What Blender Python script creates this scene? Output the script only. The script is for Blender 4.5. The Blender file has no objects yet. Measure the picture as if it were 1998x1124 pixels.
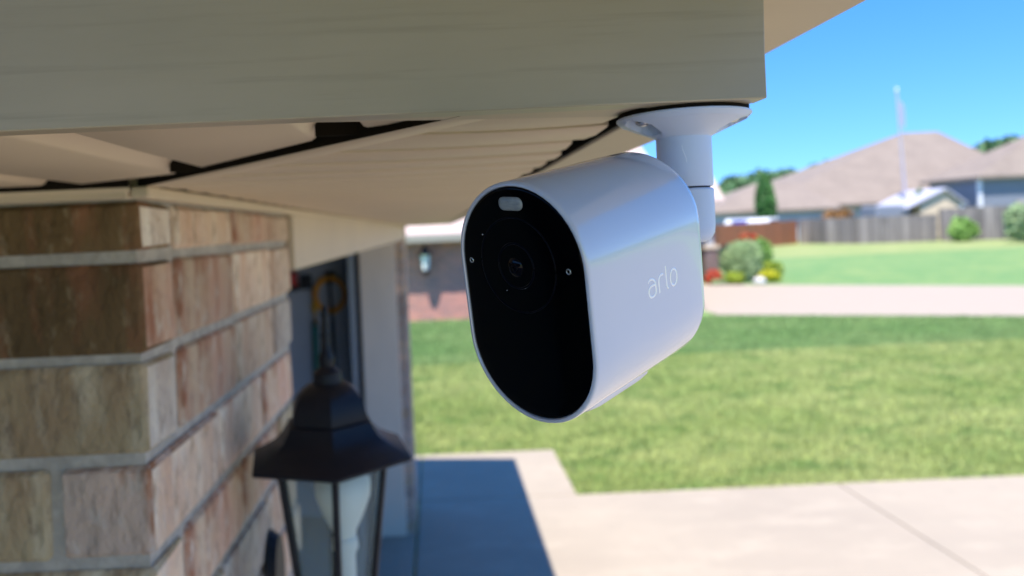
import bpy, math, random
import numpy as np
from mathutils import Vector, Matrix
random.seed(7); rng = np.random.default_rng(7)
S = bpy.context.scene
col = S.collection
R = math.radians
CZ = 2.3                                   # eye height above the slab

# ------------------------------------------------------------------ camera, sky, sun, exposure
cd = bpy.data.cameras.new('camera'); cam = bpy.data.objects.new('camera', cd); col.objects.link(cam); S.camera = cam
ROLL = R(2.5)
right = Vector((math.cos(ROLL), 0, -math.sin(ROLL))); up = Vector((math.sin(ROLL), 0, math.cos(ROLL))); back = Vector((0, -1, 0))
cam.matrix_world = Matrix((( right.x, up.x, back.x, 0), (right.y, up.y, back.y, 0), (right.z, up.z, back.z, CZ), (0, 0, 0, 1)))
cd.sensor_width = 36; cd.lens = 1450 / 1998 * 36
cd.shift_x = (999 - 850) / 1998; cd.shift_y = -(562 - 450) / 1998
cd.clip_start = 0.01; cd.clip_end = 2000
cd.dof.use_dof = True; cd.dof.focus_distance = 0.262; cd.dof.aperture_fstop = 9.5; cd.dof.aperture_blades = 0

SUN = Vector((0.200, 0.395, -1.0)).normalized()      # travel direction of the light
elev = math.asin(-SUN.z); azi = math.atan2(-SUN.x, -SUN.y)     # compass angle of the sun, clockwise from +Y
w = bpy.data.worlds.new('World'); S.world = w; w.use_nodes = True
nt = w.node_tree; nt.nodes.clear()
sk = nt.nodes.new('ShaderNodeTexSky'); sk.sky_type = 'NISHITA'; sk.sun_disc = False
sk.sun_elevation = elev; sk.sun_rotation = azi; sk.altitude = 100; sk.air_density = 1.0; sk.dust_density = 0.1; sk.ozone_density = 3.2
# the lowest, whitest few degrees of the sky are lifted out: the day is clear right down to the roofs
tcw = nt.nodes.new('ShaderNodeTexCoord'); va = nt.nodes.new('ShaderNodeVectorMath'); va.operation = 'ADD'; va.inputs[1].default_value = (0, 0, .15)
vn = nt.nodes.new('ShaderNodeVectorMath'); vn.operation = 'NORMALIZE'
nt.links.new(tcw.outputs['Generated'], va.inputs[0]); nt.links.new(va.outputs[0], vn.inputs[0]); nt.links.new(vn.outputs[0], sk.inputs[0])
hs = nt.nodes.new('ShaderNodeHueSaturation'); hs.inputs['Hue'].default_value = .507; hs.inputs['Saturation'].default_value = 1.34
bg = nt.nodes.new('ShaderNodeBackground'); bg.inputs['Strength'].default_value = 0.132
wo = nt.nodes.new('ShaderNodeOutputWorld')
nt.links.new(sk.outputs[0], hs.inputs['Color']); nt.links.new(hs.outputs[0], bg.inputs[0]); nt.links.new(bg.outputs[0], wo.inputs[0])
sd = bpy.data.lights.new('sun', 'SUN'); sd.energy = 3.9; sd.angle = R(0.53); sd.color = (1.0, 0.94, 0.86)
so = bpy.data.objects.new('sun', sd); col.objects.link(so); so.rotation_euler = SUN.to_track_quat('-Z', 'Y').to_euler()
S.view_settings.view_transform = 'Standard'; S.view_settings.look = 'None'; S.view_settings.gamma = 1
S.view_settings.use_curve_mapping = False; S.view_settings.exposure = 1.36
S.cycles.max_bounces = 10; S.cycles.diffuse_bounces = 6

# ------------------------------------------------------------------ helpers
def tag(o, label=None, cat=None, group=None, kind=None):
    if label: o['label'] = label
    if cat: o['category'] = cat
    if group: o['group'] = group
    if kind: o['kind'] = kind
    return o
def thing(name, label, cat, loc=(0, 0, 0), rz=0, group=None):
    o = bpy.data.objects.new(name, None); o.empty_display_size = .05
    col.objects.link(o); o.location = loc; o.rotation_euler = (0, 0, rz)
    return tag(o, label, cat, group)
def put(name, me, parent=None, loc=(0, 0, 0), rot=(0, 0, 0)):
    o = bpy.data.objects.new(name, me); col.objects.link(o); o.location = loc; o.rotation_euler = rot
    if parent: o.parent = parent
    return o
class MB:
    def __init__(s): s.v = []; s.f = []
    def add(s, vs, fs):
        n = len(s.v); s.v += [tuple(v) for v in vs]; s.f += [tuple(i + n for i in f) for f in fs]; return s
    def box(s, a, b):
        x0, y0, z0 = a; x1, y1, z1 = b
        return s.add([(x0,y0,z0),(x1,y0,z0),(x1,y1,z0),(x0,y1,z0),(x0,y0,z1),(x1,y0,z1),(x1,y1,z1),(x0,y1,z1)],
                     [(3,2,1,0),(4,5,6,7),(0,1,5,4),(1,2,6,5),(2,3,7,6),(3,0,4,7)])
    def prism(s, poly, axis, a, b):
        """poly: 2-D points counter-clockwise, extruded along axis 'x','y','z' from a to b"""
        def p(u, v, t): return (t, u, v) if axis == 'x' else ((u, t, v) if axis == 'y' else (u, v, t))
        n = len(poly); vs = [p(u, v, a) for u, v in poly] + [p(u, v, b) for u, v in poly]
        return s.add(vs, [tuple(range(n))[::-1], tuple(range(n, 2*n))] + [(i, (i+1) % n, n+(i+1) % n, n+i) for i in range(n)])
    def lathe(s, prof, n=24, c=(0, 0, 0), off=0.0, cap=True):
        vs = []; fs = []
        for r_, z in prof:
            for k in range(n):
                a = off + 2*math.pi*k/n; vs.append((c[0]+r_*math.cos(a), c[1]+r_*math.sin(a), c[2]+z))
        for j in range(len(prof)-1):
            for k in range(n):
                a = j*n+k; b = j*n+(k+1) % n; fs.append((a, b, b+n, a+n))
        if cap: fs.append(tuple(range(n))[::-1]); fs.append(tuple(range((len(prof)-1)*n, len(prof)*n)))
        return s.add(vs, fs)
    def tube(s, pts, r_, n=10, closed=False):
        pts = [Vector(p) for p in pts]; m = len(pts); rs = r_ if isinstance(r_, (list, tuple)) else [r_]*m
        vs = []; fs = []
        up_ = Vector((0, 0, 1)); 
        for i, p in enumerate(pts):
            t = (pts[(i+1) % m]-pts[i-1]) if closed else (pts[min(i+1, m-1)]-pts[max(i-1, 0)])
            t.normalize(); a = up_.cross(t)
            if a.length < .05: a = Vector((1, 0, 0)).cross(t)
            a.normalize(); b = t.cross(a)
            for k in range(n):
                q = 2*math.pi*k/n; vs.append(p + a*(rs[i]*math.cos(q)) + b*(rs[i]*math.sin(q)))
        for i in range(m if closed else m-1):
            for k in range(n):
                j = (i+1) % m
                fs.append((i*n+k, i*n+(k+1) % n, j*n+(k+1) % n, j*n+k))
        if not closed: fs.append(tuple(range(n))[::-1]); fs.append(tuple(range((m-1)*n, m*n)))
        return s.add(vs, fs)
    def mesh(s, name, mat, smooth=False, bevel=0, angle=35):
        me = bpy.data.meshes.new(name); me.from_pydata([tuple(v) for v in s.v], [], s.f); me.materials.append(mat); me.update()
        if smooth:
            for p in me.polygons: p.use_smooth = True
            me.set_sharp_from_angle(angle=R(angle))
        return me
    def build(s, name, mat, parent=None, smooth=False, bevel=0, angle=35, loc=(0, 0, 0), rot=(0, 0, 0), seg=2):
        o = put(name, s.mesh(name, mat, smooth, bevel, angle), parent, loc, rot)
        if bevel:
            m = o.modifiers.new('bevel', 'BEVEL'); m.width = bevel; m.segments = seg; m.limit_method = 'ANGLE'; m.angle_limit = R(30)
        return o

def M(name, color, rough=.6, metal=0, spec=.5, noise=None, bump=None, coat=0, island=False, rand=None, coords='Object', extra=None):
    """noise: (scale, strength 0..1, colour2, stretch) ; bump: (scale, strength, distance)"""
    m = bpy.data.materials.new(name); m.use_nodes = True; t = m.node_tree; N = t.nodes; L = t.links
    b = N['Principled BSDF']; b.inputs['Base Color'].default_value = (*color, 1); b.inputs['Roughness'].default_value = rough
    b.inputs['Metallic'].default_value = metal; b.inputs['Specular IOR Level'].default_value = spec
    b.inputs['Coat Weight'].default_value = coat; b.inputs['Coat Roughness'].default_value = .04
    cur = None
    tc = N.new('ShaderNodeTexCoord')
    def mapped(scale, st=(1, 1, 1)):
        mp = N.new('ShaderNodeMapping'); mp.inputs['Scale'].default_value = [scale*k for k in st]
        L.new(tc.outputs[coords], mp.inputs[0]); return mp
    def mix(a, bcol, fac, kind='MIX'):
        x = N.new('ShaderNodeMix'); x.data_type = 'RGBA'; x.blend_type = kind
        if isinstance(fac, float): x.inputs['Factor'].default_value = fac
        else: L.new(fac, x.inputs['Factor'])
        for s_, v in ((6, a), (7, bcol)):
            if isinstance(v, tuple): x.inputs[s_].default_value = (*v, 1)
            else: L.new(v, x.inputs[s_])
        return x.outputs[2]
    cur = color
    for nz in (noise or []):
        sc_, lo, hi, c2, st = nz
        mp = mapped(1, st); n = N.new('ShaderNodeTexNoise'); n.inputs['Scale'].default_value = sc_; n.inputs['Detail'].default_value = 6
        n.inputs['Roughness'].default_value = .6; L.new(mp.outputs[0], n.inputs[0])
        mr = N.new('ShaderNodeMapRange'); mr.inputs[1].default_value = lo; mr.inputs[2].default_value = hi; L.new(n.outputs[0], mr.inputs[0])
        cur = mix(cur, c2, mr.outputs[0])
    if rand:       # per-object random brightness (lo, hi)
        oi = N.new('ShaderNodeObjectInfo'); mr = N.new('ShaderNodeMapRange'); mr.inputs[3].default_value = rand[0]; mr.inputs[4].default_value = rand[1]
        L.new(oi.outputs['Random'], mr.inputs[0]); c = N.new('ShaderNodeCombineColor')
        for i in range(3): L.new(mr.outputs[0], c.inputs[i])
        cur = mix(cur, c.outputs[0], 1.0, 'MULTIPLY')
    if island:
        g = N.new('ShaderNodeNewGeometry'); mr = N.new('ShaderNodeMapRange'); mr.inputs[3].default_value = island[0]; mr.inputs[4].default_value = island[1]
        L.new(g.outputs['Random Per Island'], mr.inputs[0]); c = N.new('ShaderNodeCombineColor')
        for i in range(3): L.new(mr.outputs[0], c.inputs[i])
        cur = mix(cur, c.outputs[0], 1.0, 'MULTIPLY')
    if not isinstance(cur, tuple): L.new(cur, b.inputs['Base Color'])
    if bump:
        mp = mapped(1, bump[3] if len(bump) > 3 else (1, 1, 1)); n = N.new('ShaderNodeTexNoise'); n.inputs['Scale'].default_value = bump[0]; n.inputs['Detail'].default_value = 5
        L.new(mp.outputs[0], n.inputs[0]); bp = N.new('ShaderNodeBump'); bp.inputs['Strength'].default_value = bump[1]; bp.inputs['Distance'].default_value = bump[2]
        L.new(n.outputs[0], bp.inputs['Height']); L.new(bp.outputs[0], b.inputs['Normal'])
    if extra: extra(m, N, L, b, tc, mapped, mix)
    return m

one = (1, 1, 1)
# ------------------------------------------------------------------ materials
fascia_m = M('painted_fascia', (.44, .375, .265), .36, spec=.5, noise=[(3, .35, .7, (.365, .315, .215), (1, 1, 4)), (40, .55, .8, (.33, .285, .195), (.2, 1, 5))], bump=(30, .12, .002, (.15, 1, 3)))
beige_m = M('beige_vinyl', (.66, .53, .37), .5, noise=[(5, .3, .75, (.61, .49, .345), one)], bump=(160, .12, .0006))
trim_m = M('beige_trim', (.58, .47, .33), .5, noise=[(4, .3, .7, (.52, .42, .30), one)])
void_m = M('gap_shade', (.012, .009, .006), .9, spec=.1)  # near-black that stands in for shade inside gaps and hollows
mortar_m = M('mortar', (.36, .33, .28), .9, noise=[(18, .35, .7, (.30, .275, .235), one), (60, .45, .6, (.43, .39, .33), one)], bump=(120, .6, .004))
def brick_mat(name, c, c2, c3, c4, k=1.0):
    return M(name, c, .85, spec=.25, noise=[(9, .42, .62, c2, (1, 1, .45)), (22, .5, .66, c3, (1.3, 1.3, .3)), (60, .55, .72, c4, (1, 1, .5))],
             bump=(75, 1.0, .010, (1, 1, .6)), rand=(.75, 1.15))
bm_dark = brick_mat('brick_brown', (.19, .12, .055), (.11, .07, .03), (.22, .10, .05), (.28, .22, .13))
bm_tan = brick_mat('brick_tan', (.42, .34, .20), (.30, .21, .12), (.50, .42, .29), (.14, .10, .07))
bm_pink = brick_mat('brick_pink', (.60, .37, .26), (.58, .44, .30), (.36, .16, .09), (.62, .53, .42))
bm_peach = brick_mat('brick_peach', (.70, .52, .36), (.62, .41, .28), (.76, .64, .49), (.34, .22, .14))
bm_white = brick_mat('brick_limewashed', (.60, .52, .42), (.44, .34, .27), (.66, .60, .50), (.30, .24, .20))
bm_grey = brick_mat('brick_greyed', (.44, .34, .27), (.54, .40, .31), (.30, .13, .06), (.50, .43, .36))
concrete_m = M('concrete', (.335, .28, .213), .85, noise=[(.55, .4, .62, (.295, .247, .19), one), (1.6, .5, .66, (.355, .298, .228), (1, 2.5, 1)), (7, .5, .7, (.31, .262, .20), one), (130, .52, .72, (.29, .245, .20), one)], bump=(120, .3, .003))
joint_m = M('slab_joint', (.30, .26, .21), .95)
drive_m = M('pale_concrete', (.335, .275, .217), .85, noise=[(.4, .35, .7, (.33, .27, .215), one), (2.5, .5, .7, (.35, .288, .228), (1, 2, 1)), (40, .5, .75, (.37, .31, .26), one)])
def grass(name, a, b_, c, island=None):
    return M(name, a, .75, spec=.2, noise=[(.45, .42, .6, b_, (1, 1.3, 1)), (1.7, .5, .68, c, (1, 1.6, 1)), (9, .5, .8, b_, one)], coords='Object', bump=(60, .8, .02), island=island)
lawn_m = grass('lawn_grass', (.33, .41, .13), (.43, .48, .18), (.17, .29, .08))
lawn2_m = grass('neighbour_grass', (.20, .33, .11), (.27, .38, .14), (.14, .26, .08))
lawn_blade_m = grass('lawn_blades', (.33, .41, .13), (.43, .48, .18), (.17, .29, .08), (.55, 1.4))
lawn2_blade_m = grass('neighbour_lawn_blades', (.20, .33, .11), (.27, .38, .14), (.14, .26, .08), (.6, 1.35))
lawn3_m = grass('far_grass', (.13, .24, .085), (.20, .28, .10), (.09, .20, .075))
dry_m = grass('dry_verge_grass', (.27, .30, .12), (.20, .27, .09), (.32, .32, .14))
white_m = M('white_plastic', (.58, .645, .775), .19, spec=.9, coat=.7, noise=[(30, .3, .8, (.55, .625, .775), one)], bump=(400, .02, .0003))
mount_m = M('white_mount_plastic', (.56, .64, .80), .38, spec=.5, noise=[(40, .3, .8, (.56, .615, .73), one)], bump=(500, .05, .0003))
blackglass_m = M('black_cover_glass', (.0006, .0007, .0012), .05, spec=.10)
ring_m = M('lens_ring', (.001, .002, .007), .35, spec=.10)
lens_m = M('lens_glass', (.001, .001, .004), .03, spec=.2)
spot_m = M('spotlight_diffuser', (.34, .38, .40), .3, spec=.5, noise=[(200, .35, .7, (.2, .24, .26), (1, 1, 3))])
chrome_m = M('led_rim', (.55, .62, .65), .25, metal=1)
logo_m = M('silver_print', (1.0, 1.0, 1.0), .3, metal=0.0, spec=1.0, coat=1.0)
screw_m = M('steel_screw', (.55, .55, .55), .28, metal=1)
black_m = M('black_painted_metal', (.005, .007, .012), .5, spec=.25, noise=[(60, .5, .8, (.010, .012, .018), one)], bump=(200, .12, .0008))
bulb_m = M('frosted_bulb', (.86, .87, .83), .35)
white_trim_m = M('white_trim', (.78, .65, .50), .55, noise=[(6, .3, .75, (.70, .58, .45), (1, 1, .4))])
garage_m = M('garage_drywall', (.50, .49, .50), .8, noise=[(2, .35, .7, (.42, .41, .43), one)])
steel_m = M('galvanised_steel', (.45, .47, .5), .4, metal=.8)
orange_m = M('orange_cord', (.9, .36, .02), .5)
yellow_m = M('yellow_plastic', (.8, .42, .02), .5)
green_m = M('green_plastic', (.015, .16, .12), .5)
dkpl_m = M('black_plastic', (.015, .015, .018), .5)
red_m = M('red_plastic', (.55, .04, .03), .5)
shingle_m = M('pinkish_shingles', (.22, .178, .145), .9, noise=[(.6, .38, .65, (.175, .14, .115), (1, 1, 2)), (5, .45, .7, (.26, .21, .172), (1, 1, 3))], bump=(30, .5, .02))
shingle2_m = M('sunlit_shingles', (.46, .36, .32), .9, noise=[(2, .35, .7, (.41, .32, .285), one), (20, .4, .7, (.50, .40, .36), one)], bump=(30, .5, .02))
tanface_m = M('tan_siding', (.62, .50, .36), .7, noise=[(1, .3, .7, (.58, .46, .33), one)])
blueside_m = M('slate_blue_siding', (.20, .22, .27), .7, noise=[(1, .3, .7, (.18, .20, .245), one)])
paleblue_m = M('pale_blue_siding', (.42, .47, .55), .7, noise=[(1, .3, .7, (.37, .42, .5), one)])
grey_side_m = M('grey_siding', (.32, .33, .35), .7)
eave_m = M('brown_fascia', (.20, .15, .10), .7)
whitewood_m = M('white_painted_wood', (.74, .74, .76), .6)
bark_m = M('bark', (.09, .065, .045), .9, bump=(20, .8, .05))
def leaf(name, a, b_):
    m = M(name, a, .55, spec=.3, noise=[(1.1, .4, .65, b_, one)], island=(.55, 1.35))
    b = m.node_tree.nodes['Principled BSDF']
    b.inputs['Subsurface Weight'].default_value = 0
    return m
leaf_far = leaf('tree_foliage', (.13, .24, .10), (.09, .18, .08))
leaf_dark = leaf('evergreen_foliage', (.08, .21, .05), (.05, .14, .035))
leaf_mid = leaf('green_bush_foliage', (.27, .38, .17), (.36, .46, .25))
leaf_yel = leaf('yellow_foliage', (.62, .56, .02), (.35, .45, .03))
leaf_lime = leaf('lime_foliage', (.25, .36, .03), (.38, .40, .04))
leaf_red = leaf('red_flowers', (.60, .07, .035), (.45, .12, .05))
leaf_bright = leaf('light_green_foliage', (.2, .36, .08), (.27, .42, .11))
leaf_rust = leaf('rusty_foliage', (.33, .17, .06), (.24, .13, .05))
stone_m = M('grey_stone', (.5, .48, .5), .8, bump=(15, .5, .02))

def brick_tex(name, c1, c2, mo, scale_u, axis='xz'):
    m = bpy.data.materials.new(name); m.use_nodes = True; t = m.node_tree; N = t.nodes; L = t.links; b = N['Principled BSDF']; b.inputs['Roughness'].default_value = .9
    tc = N.new('ShaderNodeTexCoord'); sp = N.new('ShaderNodeSeparateXYZ'); cb = N.new('ShaderNodeCombineXYZ'); L.new(tc.outputs['Object'], sp.inputs[0])
    ad = N.new('ShaderNodeMath'); L.new(sp.outputs[0], ad.inputs[0]); L.new(sp.outputs[1], ad.inputs[1])
    L.new(ad.outputs[0], cb.inputs[0]); L.new(sp.outputs[2], cb.inputs[1])
    bt = N.new('ShaderNodeTexBrick'); L.new(cb.outputs[0], bt.inputs['Vector']); bt.inputs['Scale'].default_value = 1
    bt.inputs['Brick Width'].default_value = .22; bt.inputs['Row Height'].default_value = .08; bt.inputs['Mortar Size'].default_value = .006
    bt.inputs['Color1'].default_value = (*c1, 1); bt.inputs['Color2'].default_value = (*c2, 1); bt.inputs['Mortar'].default_value = (*mo, 1); bt.inputs['Bias'].default_value = -.1
    n = N.new('ShaderNodeTexNoise'); n.inputs['Scale'].default_value = 2.3; n.inputs['Detail'].default_value = 5; L.new(tc.outputs['Object'], n.inputs[0])
    mr = N.new('ShaderNodeMapRange'); mr.inputs[1].default_value = .52; mr.inputs[2].default_value = .66; mr.inputs[4].default_value = .28; L.new(n.outputs[0], mr.inputs[0])
    x = N.new('ShaderNodeMix'); x.data_type = 'RGBA'; L.new(mr.outputs[0], x.inputs['Factor']); L.new(bt.outputs[0], x.inputs[6]); x.inputs[7].default_value = (.17, .15, .17, 1)
    L.new(x.outputs[2], b.inputs['Base Color'])
    bp = N.new('ShaderNodeBump'); bp.inputs['Distance'].default_value = .01; bp.invert = True; L.new(bt.outputs['Fac'], bp.inputs['Height']); L.new(bp.outputs[0], b.inputs['Normal'])
    return m
nbrick_m = brick_tex('neighbour_brick', (.52, .22, .17), (.36, .18, .15), (.44, .32, .28), 1)
dbrick_m = brick_tex('dark_brick', (.16, .10, .09), (.22, .14, .12), (.2, .18, .17), 1)

# ------------------------------------------------------------------ ground, slab, drive, lawns
def sheet(name, poly, z, mat, thick=0):
    mb = MB()
    if thick: mb.prism(poly, 'z', z-thick, z)
    else: mb.add([(x, y, z) for x, y in poly], [tuple(range(len(poly)))])
    return tag(mb.build(name, mat), kind='structure')
sheet('ground', [(-600, -300), (600, -300), (600, 900), (-600, 900)], -.045, lawn3_m)
sheet('verge', [(-200, 41), (200, 41), (200, 130), (-200, 130)], -.041, dry_m)
sheet('neighbour_lawn', [(-60, 12.75), (24, 12.75), (14.5, 18.4), (6.7, 22.5), (6.7, 40), (-60, 40)], -.037, lawn2_m)
sheet('lawn', [(-60, -20), (60, -20), (60, 12.75), (-60, 12.75)], -.033, lawn_m)
sheet('neighbour_driveway', [(6.7, 17.8), (12.2, 15.52), (60, -4.5), (60, -8), (70, -8), (70, -14), (72, -14), (16.74, 21.25), (9.36, 26.1), (6.7, 27.8)], -.008, drive_m, .10)
# our concrete: several poured panels with recessed joints between them
slab = tag(bpy.data.objects.new('patio_slab', None), kind='structure'); col.objects.link(slab)
J = .006
xs = [-.24, 3.33, 5.9, 9.0, 12.0, 16.0, 20.0, 24.0]; ys = [-9.0, -5.2, -1.4, 2.4, 6.345]  # unseen panels on the right extended to reflect pale in the camera housing
for i in range(len(xs)-1):
    for j in range(len(ys)-1):
        MB().box((xs[i]+J, ys[j]+J, -.12), (xs[i+1]-J, ys[j+1]-J, 0)).build('concrete_panel', concrete_m, slab, bevel=.006)
MB().box((-.24+J, 6.345+J, -.12), (1.115-J, 7.64, 0)).build('concrete_panel', concrete_m, slab, bevel=.006)
MB().box((-3.2, 6.36, -.12), (-.24-J, 7.64, 0)).build('concrete_panel', concrete_m, slab, bevel=.006)
MB().box((-.24, -9, -.125), (24, 6.34, -.03)).build('joint_filler', joint_m, slab)
tag(MB().box((-7.0, .75, -.12), (-.252, 6.1, .012)).build('garage_floor', concrete_m), kind='structure')
tag(MB().box((-6.0, -9, -.12), (-.252, .74, -.002)).build('porch_floor', concrete_m), kind='structure')

def blades(name, n, region, h, mat, z, label, wd=.006):
    P = np.empty((0, 2))
    while len(P) < n:
        q = rng.random((n*2, 2)); x = region[0]+(region[1]-region[0])*q[:, 0]; y = region[2]+(region[3]-region[2])*q[:, 1]**1.25
        k = region[4](x, y); P = np.vstack([P, np.stack([x[k], y[k]], 1)])
    P = P[:n]; a = rng.random(n)*2*np.pi; hh = h*(.5+rng.random(n)); s = wd*(1+P[:, 1]/8)
    lean = h*.6*(rng.random((n, 2))-.5)
    V = np.zeros((n, 3, 3)); V[:, 0, :2] = P-np.stack([np.cos(a), np.sin(a)], 1)*s[:, None]; V[:, 1, :2] = P+np.stack([np.cos(a), np.sin(a)], 1)*s[:, None]
    V[:, 2, :2] = P+lean; V[:, :, 2] = z; V[:, 2, 2] += hh
    me = bpy.data.meshes.new(name); me.vertices.add(3*n); me.vertices.foreach_set('co', V.ravel()); me.loops.add(3*n); me.polygons.add(n)
    me.loops.foreach_set('vertex_index', np.arange(3*n)); me.polygons.foreach_set('loop_start', np.arange(0, 3*n, 3)); me.polygons.foreach_set('loop_total', np.full(n, 3))
    me.update(); me.validate(); me.materials.append(mat)
    return tag(put(name, me), label, 'grass', kind='stuff')
blades('grass', 230000, (-.8, 12, 6.325, 12.75, lambda x, y: ((y > 7.625) | (x > 1.10)) & (x < 1.2+y*.95) & (x > -.07*y)), .05, lawn_blade_m, -.033, 'short mown yellow green grass of the near lawn')
blades('grass', 120000, (-.8, 14, 12.75, 19, lambda x, y: (x > -.07*y) & (y < 17.6-(x-6.7)*.42) | ((x < 6) & (x > -.07*y))), .06, lawn2_blade_m, -.037, 'deeper green grass of the lawn band before the pale driveway')

# ------------------------------------------------------------------ our brick house
house = thing('brick_house', 'tumbled brick house with beige soffit and open garage, filling the left of the view', 'house')
WX = -.247; FY = .62; CH = .0855; MO = .0108; ZT = 2.338
def brick_mesh(name, L, D, H_, mat, seed):
    r_ = random.Random(seed); mb = MB(); x, y, z = L/2, D/2, H_/2; e = .0035
    def j(a=.0013): return r_.uniform(-a, a)
    # chamfered, slightly uneven block
    vs = []
    for sx in (-1, 1):
        for sy in (-1, 1):
            for sz in (-1, 1):
                vs.append((sx*x+j(), sy*(y-e)+j(), sz*(z-e)+j())); vs.append((sx*(x-e)+j(), sy*y+j(), sz*(z-e)+j())); vs.append((sx*(x-e)+j(), sy*(y-e)+j(), sz*z+j()))
    def i(sx, sy, sz, k): return ((sx > 0)*4+(sy > 0)*2+(sz > 0))*3+k
    f = []
    for s in (-1, 1):
        q = [i(s, -1, -1, 0), i(s, 1, -1, 0), i(s, 1, 1, 0), i(s, -1, 1, 0)]; f.append(q if s > 0 else q[::-1])
        q = [i(-1, s, -1, 1), i(1, s, -1, 1), i(1, s, 1, 1), i(-1, s, 1, 1)]; f.append(q[::-1] if s > 0 else q)
        q = [i(-1, -1, s, 2), i(1, -1, s, 2), i(1, 1, s, 2), i(-1, 1, s, 2)]; f.append(q if s > 0 else q[::-1])
    for a in (-1, 1):
        for b_ in (-1, 1):
            f.append((i(a, b_, -1, 0), i(a, b_, 1, 0), i(a, b_, 1, 1), i(a, b_, -1, 1)))
            f.append((i(-1, a, b_, 1), i(1, a, b_, 1), i(1, a, b_, 2), i(-1, a, b_, 2)))
            f.append((i(a, -1, b_, 0), i(a, 1, b_, 0), i(a, 1, b_, 2), i(a, -1, b_, 2)))
            for c in (-1, 1): f.append((i(a, b_, c, 0), i(a, b_, c, 1), i(a, b_, c, 2)))
    mb.add(vs, f); me = mb.mesh(name, mat)
    import bmesh
    bm = bmesh.new(); bm.from_mesh(me); bmesh.ops.recalc_face_normals(bm, faces=bm.faces); bm.to_mesh(me); bm.free()
    return me
cache = {}
def brick(x0, x1, y0, y1, z0, z1, mat, end=None):
    key = (round(x1-x0, 4), round(y1-y0, 4), round(z1-z0, 4), mat.name, random.randrange(3), end and end.name)
    if key not in cache: cache[key] = brick_mesh('brick', x1-x0, y1-y0, z1-z0, mat, len(cache)*7+3)
    if end and len(cache[key].materials) == 1:      # side light put into colour: outer face of a corner brick gets paler
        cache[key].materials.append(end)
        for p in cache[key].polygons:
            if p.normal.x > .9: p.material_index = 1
    o = put('brick', cache[key], house, ((x0+x1)/2, (y0+y1)/2, (z0+z1)/2)); return o
# near pillar: left (shaded) face towards the camera, right face going away to the garage door
D = .075; PE = 1.244
zc = ZT-.003
course = 0
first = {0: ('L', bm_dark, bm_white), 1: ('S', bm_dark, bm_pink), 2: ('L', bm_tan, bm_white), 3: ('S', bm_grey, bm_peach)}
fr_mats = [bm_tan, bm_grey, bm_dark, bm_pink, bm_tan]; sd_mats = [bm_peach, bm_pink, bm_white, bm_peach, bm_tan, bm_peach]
tops = [2.335, 2.281]           # the top course is cut short below the frieze
z1 = 2.3345
while z1 > .02:
    # course heights: the top course is 6 cm, all others one pitch
    z0 = max(z1-(.040 if course == 0 else CH-MO), .001)
    stretcher = course % 2 == 0 or course == 1
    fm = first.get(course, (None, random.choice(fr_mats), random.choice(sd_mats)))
    # corner brick: its long side lies on the front face in one course, on the side face in the next
    if stretcher:      # long side on the front face, header on the side face
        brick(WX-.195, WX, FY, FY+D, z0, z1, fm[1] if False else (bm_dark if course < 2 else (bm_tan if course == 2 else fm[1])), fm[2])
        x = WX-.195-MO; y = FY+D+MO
    else:              # header on the front face, long side on the side face
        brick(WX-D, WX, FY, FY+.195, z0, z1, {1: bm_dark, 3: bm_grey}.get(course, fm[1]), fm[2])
        x = WX-D-MO; y = FY+.195+MO
    while x > WX-.75:
        w_ = .195
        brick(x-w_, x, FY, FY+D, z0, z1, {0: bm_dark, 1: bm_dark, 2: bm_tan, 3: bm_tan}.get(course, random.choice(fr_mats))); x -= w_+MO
    k = 0
    while y < PE-.03:
        w_ = min(.195, PE-y)
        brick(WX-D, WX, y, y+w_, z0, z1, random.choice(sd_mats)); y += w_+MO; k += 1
    z1 = z0-MO; course += 1
MB().box((WX-.8, FY+.005, 0), (WX-.005, PE-.006, ZT+.03)).build('mortar', mortar_m, house)
# far pillar beyond the opening
z1 = 2.3345; course = 0
FJ = 5.62; FE = 6.12
while z1 > .02:
    z0 = max(z1-(CH-MO), .001); y = FJ+.0+(0 if course % 2 else -.0)
    first_w = .195 if course % 2 else D
    while y < FE-.02:
        w_ = min(first_w, FE-y); brick(WX-D, WX, y, y+w_, z0, z1, random.choice([bm_pink, bm_grey, bm_grey])); y += w_+MO; first_w = .195
    z1 = z0-MO; course += 1
MB().box((WX-.35, FJ+.008, 0), (WX-.008, FE+.1, ZT+.03)).build('mortar', mortar_m, house)
# jambs, header and frieze
MB().box((WX-.34, FJ-.02, .012), (WX-.07, FJ+.004, 2.248)).build('garage_jamb', white_trim_m, house, bevel=.003)
MB().box((WX-.34, PE-.0, .012), (WX-.03, PE+.02, 2.24)).build('garage_jamb', white_trim_m, house, bevel=.003)
MB().box((WX-.34, PE+.02, 2.243), (WX+.006, FJ+.01, 2.345)).build('garage_header', trim_m, house, bevel=.003)
MB().box((WX-.002, FY-.012, ZT-.001), (WX+.014, FE, 2.347)).build('frieze_board', trim_m, house, bevel=.002)
MB().box((WX-1.2, FY-.014, ZT-.001), (WX-.003, FY-.0, 2.347)).build('frieze_board', trim_m, house, bevel=.002)
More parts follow.
